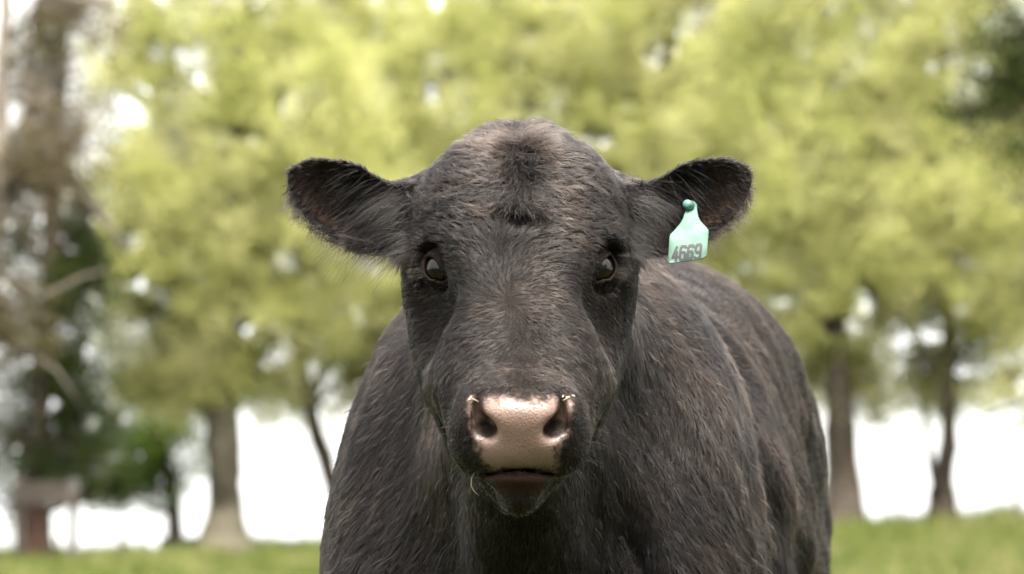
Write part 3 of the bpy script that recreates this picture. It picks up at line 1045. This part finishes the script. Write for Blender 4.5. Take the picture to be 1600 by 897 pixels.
# grass blades where the meadow is in view
if BACKGROUND:
    gr_m = foliage_material('grass_blade', (.045, .065, .013), (.10, .125, .032), (.24, .21, .11), .4)
    NB = 320000
    gyy = 30 + 36 * rng.random(NB) ** .8
    gxx = (rng.random(NB) * 2 - 1) * (gyy + 4.2) * .175
    NN = 130000                                            # shorter sward round the bull and on towards the trees
    gyy[:NN] = -4 + 36 * rng.random(NN); gxx[:NN] = (rng.random(NN) * 2 - 1) * 11
    ztop = gz(gxx, gyy)
    hh = (.05 + .13 * rng.random(NB) ** 2) * (.35 + 1.7 * sstep(-.2, .7, vnoise(np.stack([gxx, gyy * .6, 0 * gxx], 1), 1.9)))
    hh = hh * (1 + .35 * sstep(2, 8, gxx)) * (1 + .5 * sstep(54, 60, gyy) * sstep(-.2, .5, vnoise(np.stack([gxx, gyy, 0 * gxx], 1), 1.7)))
    an = rng.random(NB) * 6.283
    wd = .008 + .008 * rng.random(NB)
    ca_, sa_ = np.cos(an) * wd, np.sin(an) * wd
    le = rng.normal(size=(NB, 2)) * .35 * hh[:, None]
    V = np.stack([np.stack([gxx - ca_, gyy - sa_, ztop - .01], 1), np.stack([gxx + ca_, gyy + sa_, ztop - .01], 1),
                  np.stack([gxx + le[:, 0], gyy + le[:, 1], ztop + hh], 1)], 1).reshape(-1, 3)
    grass = mesh_obj('grass', V, np.arange(NB * 3).reshape(-1, 3), gr_m, None, False)
    tag(grass, 'short bright green grass of the pasture', 'grass', None, 'stuff')


# ------------------------------------------------------------------ trees beyond the pasture
def leaf_mesh(centres, spread, per, size, droop):
    """per leaves about each centre: small folded diamonds"""
    n = len(centres) * per
    c = np.repeat(centres, per, 0) + rng.normal(size=(n, 3)) * np.asarray(spread)
    c[:, 2] -= np.abs(rng.normal(size=n)) * droop
    d = rng.normal(size=(n, 3)); d[:, 2] -= .6; d = norm(d)
    w = norm(np.cross(d, rng.normal(size=(n, 3))))
    L = size * (.6 + .8 * rng.random(n))[:, None]
    W = L * .30
    V = np.stack([c, c + d * L * .45 + w * W, c + d * L, c + d * L * .45 - w * W], 1).reshape(-1, 3)
    return V, np.arange(n * 4).reshape(-1, 4)


def merge(parts):
    V, Fs, o = [], [], 0
    for v, f in parts:
        V += list(v); Fs += [[i + o for i in q] for q in f]; o += len(v)
    return V, Fs


def px_m(Y):
    return (Y + CAM_D) / FPX


def tree(name, label, Y, trunk, blobs, leaf_mat, bark, group=None, cover=2.0, size=.072, limbs=(), twig_r=.018, spread=.15, droop=.12, flare=1.7, cat='tree', twigs=46, gaps=.60):
    """trunk: [(px, py, radius_px)], blobs: [(px, py, rx, ry, weight)] in photo px at depth Y"""
    k = px_m(Y)
    base = U(trunk[0][0], trunk[0][1], Y)
    base[2] = gz(base[0], Y)
    root = empty(name, tuple(base))
    tag(root, label, cat, group)
    pts, rad = [], []
    tr = [(trunk[0][0], None, trunk[0][2])] + list(trunk[1:])
    P3 = [base - np.array([0, 0, .15])] + [U(a, b, Y + .25 * math.sin(i * 1.7)) for i, (a, b, c) in enumerate(trunk) if i > 0]
    R3 = [c * k for a, b, c in trunk]
    # denser ring set with uneven girth and flared foot
    for i in range(len(P3) - 1):
        for j in range(4):
            t = j / 4
            pts.append(P3[i] * (1 - t) + P3[i + 1] * t)
            rad.append((R3[i] * (1 - t) + R3[i + 1] * t) * (1 + .06 * rng.normal()))
    pts.append(P3[-1]); rad.append(R3[-1])
    for i in range(min(4, len(rad))):
        rad[i] *= 1 + (flare - 1) * (1 - i / 4) ** 2
    V, Fs = tube(pts, rad, 12)
    V = np.array(V); V += (np.stack([vnoise(V, 3.), vnoise(V + 7, 3.), 0 * V[:, 0]], 1)) * .05
    mesh_obj('trunk', V, Fs, bark, root)
    br = []
    for lb in limbs:                                        # [(px, py, r_px), ...] placed limbs
        br.append(tube([U(a, b, Y + .1 * i) for i, (a, b, c) in enumerate(lb)], [c * k for a, b, c in lb], 7))
    allc = []
    stem = np.array(pts)
    for (bx, by, rx, ry, wgt) in blobs:
        area = math.pi * rx * ry * k * k
        n = int(cover * wgt * area / (size * size * .30 * .62))
        per = 26
        m = max(3, n // per)
        g = norm(rng.normal(size=(m, 3))) * (rng.random(m) ** .42)[:, None]
        cen = U(bx, by, Y)
        dep = min(2.2, .8 * (rx + ry) * .5 * k)
        C = cen + g * np.array([rx * k, dep, ry * k])
        C = C + np.stack([vnoise(C, 1.1), vnoise(C + 4, 1.1), vnoise(C + 8, 1.1)], 1) * .45
        C = C[C[:, 2] > gz(C[:, 0], C[:, 1]) + .25]
        gap = vnoise(C * np.array([1, .25, 1]), 1.9) + .6 * vnoise(C * np.array([1, .25, 1]) + 3, 6.0)
        C = C[gap > -.62]
        allc.append(C)
        # limb from trunk into the mass, then twigs to some of the leaf sprays
        low = stem[np.argmin(np.abs(stem[:, 2] - (cen[2] - .9 * max(ry * k, .4))))]
        mid = low * .5 + cen * .5 + np.array([0, 0, .25]) + rng.normal(size=3) * .15
        br.append(tube([low, mid, cen], [.060 + twig_r, .04, .022], 6))
        for q in C[rng.permutation(len(C))[:min(len(C), twigs)]]:
            s0 = mid * .4 + cen * .6 if rng.random() < .6 else mid
            jm = (s0 + q) / 2 + rng.normal(size=3) * .12 + np.array([0, 0, .12])
            br.append(tube([s0, jm, q], [twig_r, twig_r * .6, .004], 4, False))
    V, Fs = merge(br)
    mesh_obj('branches', V, Fs, bark, root)
    C = np.concatenate(allc)
    V, Q = leaf_mesh(C, (spread, spread, spread * .8), 26, size, droop)
    lc = V[::4] * np.array([1, .03, 1])
    keep = (vnoise(lc, 2.6) + .55 * vnoise(lc + 5, 6.5)) < gaps
    V = V.reshape(-1, 4, 3)[keep].reshape(-1, 3); Q = np.arange(len(V)).reshape(-1, 4)
    mesh_obj('crown', V, Q, leaf_mat, root, False)
    return root


if BACKGROUND:
    spring = foliage_material('spring_leaves', (.30, .32, .105), (.40, .41, .165), (.48, .465, .25), .6)
    spring2 = foliage_material('young_leaves', (.27, .295, .095), (.38, .39, .155), (.46, .45, .24), .6)
    dark = foliage_material('evergreen_leaves', (.014, .022, .008), (.028, .040, .012), (.055, .070, .020), .25)
    mid_ = foliage_material('deep_green_leaves', (.03, .06, .010), (.06, .10, .015), (.11, .15, .03), .4)
    lush = foliage_material('lush_leaves', (.05, .13, .008), (.08, .19, .012), (.11, .22, .03), .45)
    rusty = foliage_material('withered_sprays', (.06, .045, .026), (.10, .08, .045), (.15, .135, .05), .4)
    bark1 = bark_material('grey_green_bark', (.045, .039, .026), (.11, .10, .072))
    bark2 = bark_material('brown_bark', (.034, .028, .021), (.085, .070, .055))
    bark3 = bark_material('pale_bark', (.13, .12, .10), (.25, .23, .205))
    bark4 = bark_material('dry_twig_bark', (.085, .075, .058), (.17, .15, .125))
    G = 'trees beyond the pasture'
    tree('broadleaf_tree', 'spring tree with a stout flared grey trunk standing alone left of the bull', 58,
         [(350, 868, 31), (352, 790, 27), (350, 720, 26), (346, 650, 27), (350, 560, 17), (362, 420, 12), (380, 240, 9), (390, 40, 6)],
         [(300, 290, 170, 190, 1), (450, 180, 190, 190, 1), (430, 450, 170, 130, 1), (255, 500, 110, 90, .9), (320, 30, 200, 150, 1),
          (330, 585, 120, 60, .8), (230, 400, 120, 130, .9), (190, 250, 90, 120, .6), (190, 90, 90, 110, .5), (400, 300, 260, 300, .8), (205, 490, 80, 100, .8), (175, 600, 55, 55, .6), (400, 600, 110, 45, .7), (380, -170, 300, 160, .3), (260, 610, 100, 45, .7), (300, 540, 140, 90, .6)],
         spring, bark1, G, flare=2.3, limbs=[[(348, 660, 12), (310, 600, 9), (250, 560, 5)], [(350, 650, 12), (400, 560, 9), (480, 470, 6)]])
    tree('broadleaf_tree', 'spring tree with a thin trunk leaning left, close beside the bull\'s shoulder', 63,
         [(548, 858, 15), (522, 760, 13), (492, 665, 12), (470, 570, 10), (470, 430, 8), (500, 250, 6), (520, 60, 4)],
         [(570, 380, 150, 170, 1), (520, 560, 100, 80, .8), (620, 170, 150, 170, 1), (430, 590, 70, 50, .6), (560, 0, 170, 150, 1), (600, 280, 220, 320, .8), (600, 520, 80, 120, .9), (470, 625, 60, 35, .5), (600, -150, 200, 120, .3), (560, 600, 60, 50, .6)],
         spring, bark2, G)
    tree('broadleaf_tree', 'spring tree whose crown rises straight above the bull\'s poll', 61,
         [(780, 850, 22), (785, 700, 19), (790, 520, 16), (780, 330, 12), (770, 120, 8), (770, -60, 5)],
         [(740, 130, 170, 180, 1), (850, 0, 190, 150, .9), (720, 380, 140, 150, 1), (860, 330, 130, 170, .9), (810, 180, 230, 260, .8), (820, -160, 230, 140, .3)], spring2, bark2, G)
    tree('broadleaf_tree', 'spring tree with pale young leaves directly behind the tagged ear', 62.5,
         [(1060, 840, 20), (1060, 700, 18), (1050, 520, 15), (1045, 330, 11), (1040, 120, 8), (1040, -60, 5)],
         [(1000, 140, 160, 160, .85), (1110, 300, 150, 190, 1), (1060, 0, 190, 160, .9), (1120, 480, 130, 120, 1), (960, 330, 110, 170, .9), (1040, 220, 230, 300, .8), (1060, -170, 230, 150, .3), (1140, 30, 120, 120, .8)], spring, bark2, G)
    tree('broadleaf_tree', 'spring tree with a thick brown trunk close right of the bull\'s flank', 58,
         [(1324, 816, 26), (1320, 740, 24), (1314, 660, 22), (1308, 560, 18), (1298, 400, 13), (1285, 200, 9), (1280, 0, 6)],
         [(1210, 240, 160, 190, 1), (1330, 420, 130, 150, 1), (1255, 520, 110, 90, .9), (1290, 30, 180, 170, 1), (1330, 575, 90, 50, .8), (1370, 260, 120, 150, 1), (1270, 280, 230, 300, .8), (1240, 595, 60, 35, .7), (1290, -170, 220, 150, .3), (1330, 600, 110, 40, .7), (1150, 100, 100, 140, .6)],
         spring2, bark2, G, limbs=[[(1316, 640, 10), (1340, 580, 8), (1370, 500, 5)]])
    tree('pale_trunk_tree', 'slim tree with a pale trunk hard against the thick brown trunk', 64,
         [(1296, 822, 10), (1298, 740, 9), (1300, 650, 9), (1298, 540, 7), (1290, 380, 5)],
         [(1270, 540, 80, 70, .7), (1290, 400, 90, 100, .8)], spring2, bark3, G, flare=1.2)
    tree('forked_tree', 'spring tree with a forked brown trunk right of the bull', 59,
         [(1473, 815, 22), (1472, 770, 20), (1482, 700, 13), (1483, 620, 12), (1480, 500, 10), (1470, 320, 7), (1465, 60, 5)],
         [(1470, 440, 140, 140, 1), (1430, 240, 150, 170, 1), (1530, 330, 120, 150, .8), (1450, 20, 180, 170, .8), (1480, 580, 90, 45, .7), (1480, 260, 190, 300, .8), (1410, 560, 80, 45, .7), (1540, 520, 80, 80, .7), (1480, -160, 220, 150, .3), (1460, 600, 120, 35, .6), (1570, 180, 80, 200, .5)],
         spring2, bark2, G, limbs=[[(1466, 775, 9), (1452, 710, 6), (1444, 640, 5), (1440, 560, 4)]])
    tree('drooping_tree', 'yellow green tree with drooping branches at the right edge of the meadow', 56,
         [(1650, 835, 24), (1648, 700, 20), (1645, 500, 16), (1640, 300, 12), (1630, 60, 8)],
         [(1570, 590, 80, 40, .55), (1600, 460, 90, 100, .9), (1590, 300, 100, 110, .8), (1600, 660, 60, 25, .35)], spring2, bark2, G,
         limbs=[[(1646, 560, 8), (1600, 630, 5), (1540, 650, 3)]])
    tree('evergreen_tree', 'dark evergreen tree filling the upper right corner', 53,
         [(1710, 850, 26), (1700, 650, 22), (1690, 400, 18), (1670, 150, 13), (1650, -60, 8)],
         [(1555, 125, 75, 70, .75), (1590, 60, 80, 70, .7), (1500, 170, 45, 45, .4), (1620, 220, 70, 60, .6)], dark, bark2, G,
         limbs=[[(1675, 200, 9), (1580, 130, 7), (1500, 110, 4)]], spread=.18, cover=2.4)
    tree('evergreen_tree', 'tall dark evergreen tree at the left edge behind the wooden frame', 54,
         [(56, 852, 22), (58, 780, 19), (66, 600, 16), (80, 380, 14), (92, 150, 12), (98, -60, 9)],
         [(80, 470, 90, 85, .95), (20, 400, 60, 70, .8), (110, 420, 60, 60, .7), (60, 600, 100, 80, .9), (120, 690, 110, 90, 1.1), (120, 380, 55, 50, .7), (30, 700, 70, 70, .9), (60, 60, 70, 80, .5), (60, 230, 70, 90, .5), (150, 330, 50, 50, .5), (130, 560, 60, 70, .8), (20, 790, 40, 40, .5), (150, 780, 40, 35, .6)],
         dark, bark2, G, limbs=[[(72, 520, 6), (20, 440, 6), (-30, 420, 4)], [(72, 510, 6), (110, 440, 5), (150, 420, 3)], 
                                [(80, 250, 6), (140, 310, 6), (190, 380, 4)], [(85, 330, 5), (30, 260, 5), (-20, 180, 4)]], spread=.19, cover=2.8)
    tree('withered_tree', 'brown half withered tree in the upper left corner', 51,
         [(-40, 870, 22), (-35, 700, 19), (-20, 450, 15), (0, 250, 13), (8, 60, 11), (10, -80, 8)],
         [(70, 130, 110, 150, .2), (50, 290, 120, 110, .28), (20, 480, 80, 100, .4), (110, 0, 100, 90, .3), (130, 220, 60, 90, .3)], rusty, bark4, G, twig_r=.03, twigs=170, cover=2.3,
         limbs=[[(5, 235, 7), (60, 252, 6), (120, 292, 5), (170, 350, 4), (215, 430, 1)], [(-25, 395, 7), (20, 440, 6), (62, 466, 5), (125, 434, 3), (170, 420, 1)], [(8, 100, 7), (60, 60, 6), (100, -20, 5)], [(-20, 480, 7), (30, 540, 5), (90, 580, 3), (130, 640, 1)]])
    tree('dark_tree', 'low dark green tree between the evergreen and the stout grey trunk', 66,
         [(276, 842, 13), (270, 780, 11), (255, 720, 9), (235, 640, 7), (220, 560, 5)],
         [(215, 690, 95, 75, 1.1), (280, 660, 60, 70, .9), (160, 760, 60, 50, 1.0), (225, 760, 60, 35, .8), (272, 740, 25, 45, .9)], mid_, bark2, G)
    tree('bush', 'bright green bush above the wooden frame at the left edge', 57,
         [(40, 856, 6), (44, 800, 5), (50, 740, 4), (56, 700, 3)],
         [(50, 705, 62, 34, 1.0), (10, 690, 40, 30, .8)], lush, bark2, None, size=.075, spread=.14, cat='bush')

    # ---- the belt of trees goes on to either side of the picture
    tb_c, tb_t = [], []
    for sx in (-1, 1):
        for i in range(5):
            bx, by = sx * (14.2 + 4.6 * i + rng.uniform(-.8, .8)), 59 + rng.uniform(-2, 5)
            g = float(gz(bx, by))
            tb_t.append(tube([(bx, by, g - .2), (bx + .1, by, g + 1.4), (bx - .1, by, g + 3.5), (bx, by, g + 8.5)], [.36, .26, .2, .06], 10))
            q = norm(rng.normal(size=(700, 3))) * (rng.random(700) ** .4)[:, None] * np.array([2.9, 2.6, 4.2]) + np.array([bx, by, g + 6.3])
            tb_c.append(q[q[:, 2] > g + 2.0])
    V, Q = leaf_mesh(np.concatenate(tb_c), (.32, .32, .26), 22, .16, .2)
    belt = mesh_obj('tree_belt', V, Q, spring2, None, False)
    tag(belt, 'belt of spring trees running on along the edge of the pasture', 'trees', None, 'stuff')
    mesh_obj('trunks', *merge(tb_t), bark2, belt)

    # ---- unseen wood added behind the camera to block low sky and darken the eyes
    nW = 2300
    wa = np.radians(rng.uniform(150, 390, nW) - 180)
    wr_ = 20 + 5 * rng.random(nW)
    wc = np.stack([wr_ * np.sin(wa) * 1.0, -CAM_D - wr_ * np.abs(np.cos(wa)) * np.sign(np.cos(wa)), 12.0 * rng.random(nW) ** .9], 1)
    wc = wc[(wc[:, 1] < -8)]
    V, Q = leaf_mesh(wc, (.9, .9, .7), 24, .42, .1)
    sky_block_o = mesh_obj('wood', V, Q, mid_, None, False)
    tag(sky_block_o, 'unseen leafy wood added behind the camera to keep low sky off the bull', 'wood', None, 'stuff')

    # ---- the wooden frame, posts and trough at the edge of the pasture
    wood = bark_material('weathered_wood', (.035, .03, .024), (.08, .07, .058))
    redwood = bark_material('reddish_board', (.045, .026, .018), (.09, .055, .04))
    grey_paint = bark_material('pale_post_wood', (.07, .068, .063), (.13, .125, .115))
    black_m = material('trough_rubber', (.03, .03, .032), .7, .3)[0]

    def box(x0, x1, y0, y1, z0, z1, bev=.01):
        bm = bmesh.new()
        bmesh.ops.create_cube(bm, size=1)
        for v in bm.verts:
            v.co = Vector(((x0 + x1) / 2 + v.co.x * (x1 - x0), (y0 + y1) / 2 + v.co.y * (y1 - y0), (z0 + z1) / 2 + v.co.z * (z1 - z0)))
        bmesh.ops.bevel(bm, geom=bm.edges[:], offset=bev, segments=1, affect='EDGES')
        bm.verts.index_update()
        V = [tuple(v.co) for v in bm.verts]; Fs = [[v.index for v in f.verts] for f in bm.faces]
        bm.free()
        return V, Fs

    YF = 53.0
    kf = px_m(YF)
    fx = lambda px: U(px, 800, YF)[0]
    fz = lambda py: U(800, py, YF)[2]
    fr = empty('wooden_frame', (fx(72), YF, float(gz(fx(72), YF))))
    tag(fr, 'weathered wooden post and rail frame under the dark evergreen', 'frame')
    mesh_obj('post', *box(fx(24), fx(40), YF - .08, YF + .08, float(gz(fx(32), YF)) - .2, fz(742)), wood, fr, False)
    mesh_obj('post', *box(fx(108), fx(121), YF - .07, YF + .07, float(gz(fx(115), YF)) - .2, fz(748)), grey_paint, fr, False)
    mesh_obj('rail', *box(fx(20), fx(124), YF - .125, YF - .084, fz(790), fz(766)), wood, fr, False)
    for i, (a, b, top) in enumerate(((40, 50, 790), (51, 62, 786), (63, 73, 792), (86, 92, 838))):
        mesh_obj('board', *box(fx(a), fx(b), YF + .085, YF + .12, float(gz(fx(a), YF)) - .1, fz(top)), redwood, fr, False)
    mesh_obj('rail', *box(fx(20), fx(124), YF + .085, YF + .118, fz(770), fz(752)), wood, fr, False)

    def post(px, top, r, Y, label, mat, name='fence_post'):
        x = U(px, 800, Y)[0]; g = float(gz(x, Y)); zt = U(px, top, Y)[2]
        V, Fs = tube([(x, Y, g - .2), (x + .01, Y, (g + zt) / 2), (x, Y, zt - .02), (x, Y, zt)], [r, r * .97, r * .94, r * .7], 10)
        tag(mesh_obj(name, V, Fs, mat), label, 'post', 'fence posts along the meadow')
    post(190, 818, .055, 55, 'short pale post in the grass between frame and stout trunk', grey_paint)
    post(1588, 722, .045, 57, 'thin pale post standing alone at the right edge', grey_paint)
    post(1381, 716, .02, 70, 'faint thin stake in the bright gap between the right hand trunks', grey_paint, 'stake')

    YT = 60.0
    tx0, tx1 = U(248, 840, YT)[0], U(322, 840, YT)[0]
    tzb = float(gz((tx0 + tx1) / 2, YT))
    prof = [(0, 1.0), (.30, 1.08), (.34, 1.12), (.34, 1.0), (.06, .88)]
    V, Fs_ = [], []
    ns = 28
    for h, sc_ in prof:
        for i in range(ns):
            an = 2 * math.pi * i / ns
            V.append(((tx0 + tx1) / 2 + math.cos(an) * (tx1 - tx0) / 2 * sc_ / 1.1, YT + math.sin(an) * .32 * sc_, tzb + h))
    for r in range(len(prof) - 1):
        for i in range(ns):
            a, b = r * ns + i, r * ns + (i + 1) % ns
            Fs_.append([a, b, b + ns, a + ns])
    Fs_.append(list(range(len(V) - ns, len(V))))
    tag(mesh_obj('water_trough', V, Fs_, black_m), 'low black trough on the grass beside the stout grey trunk', 'trough')
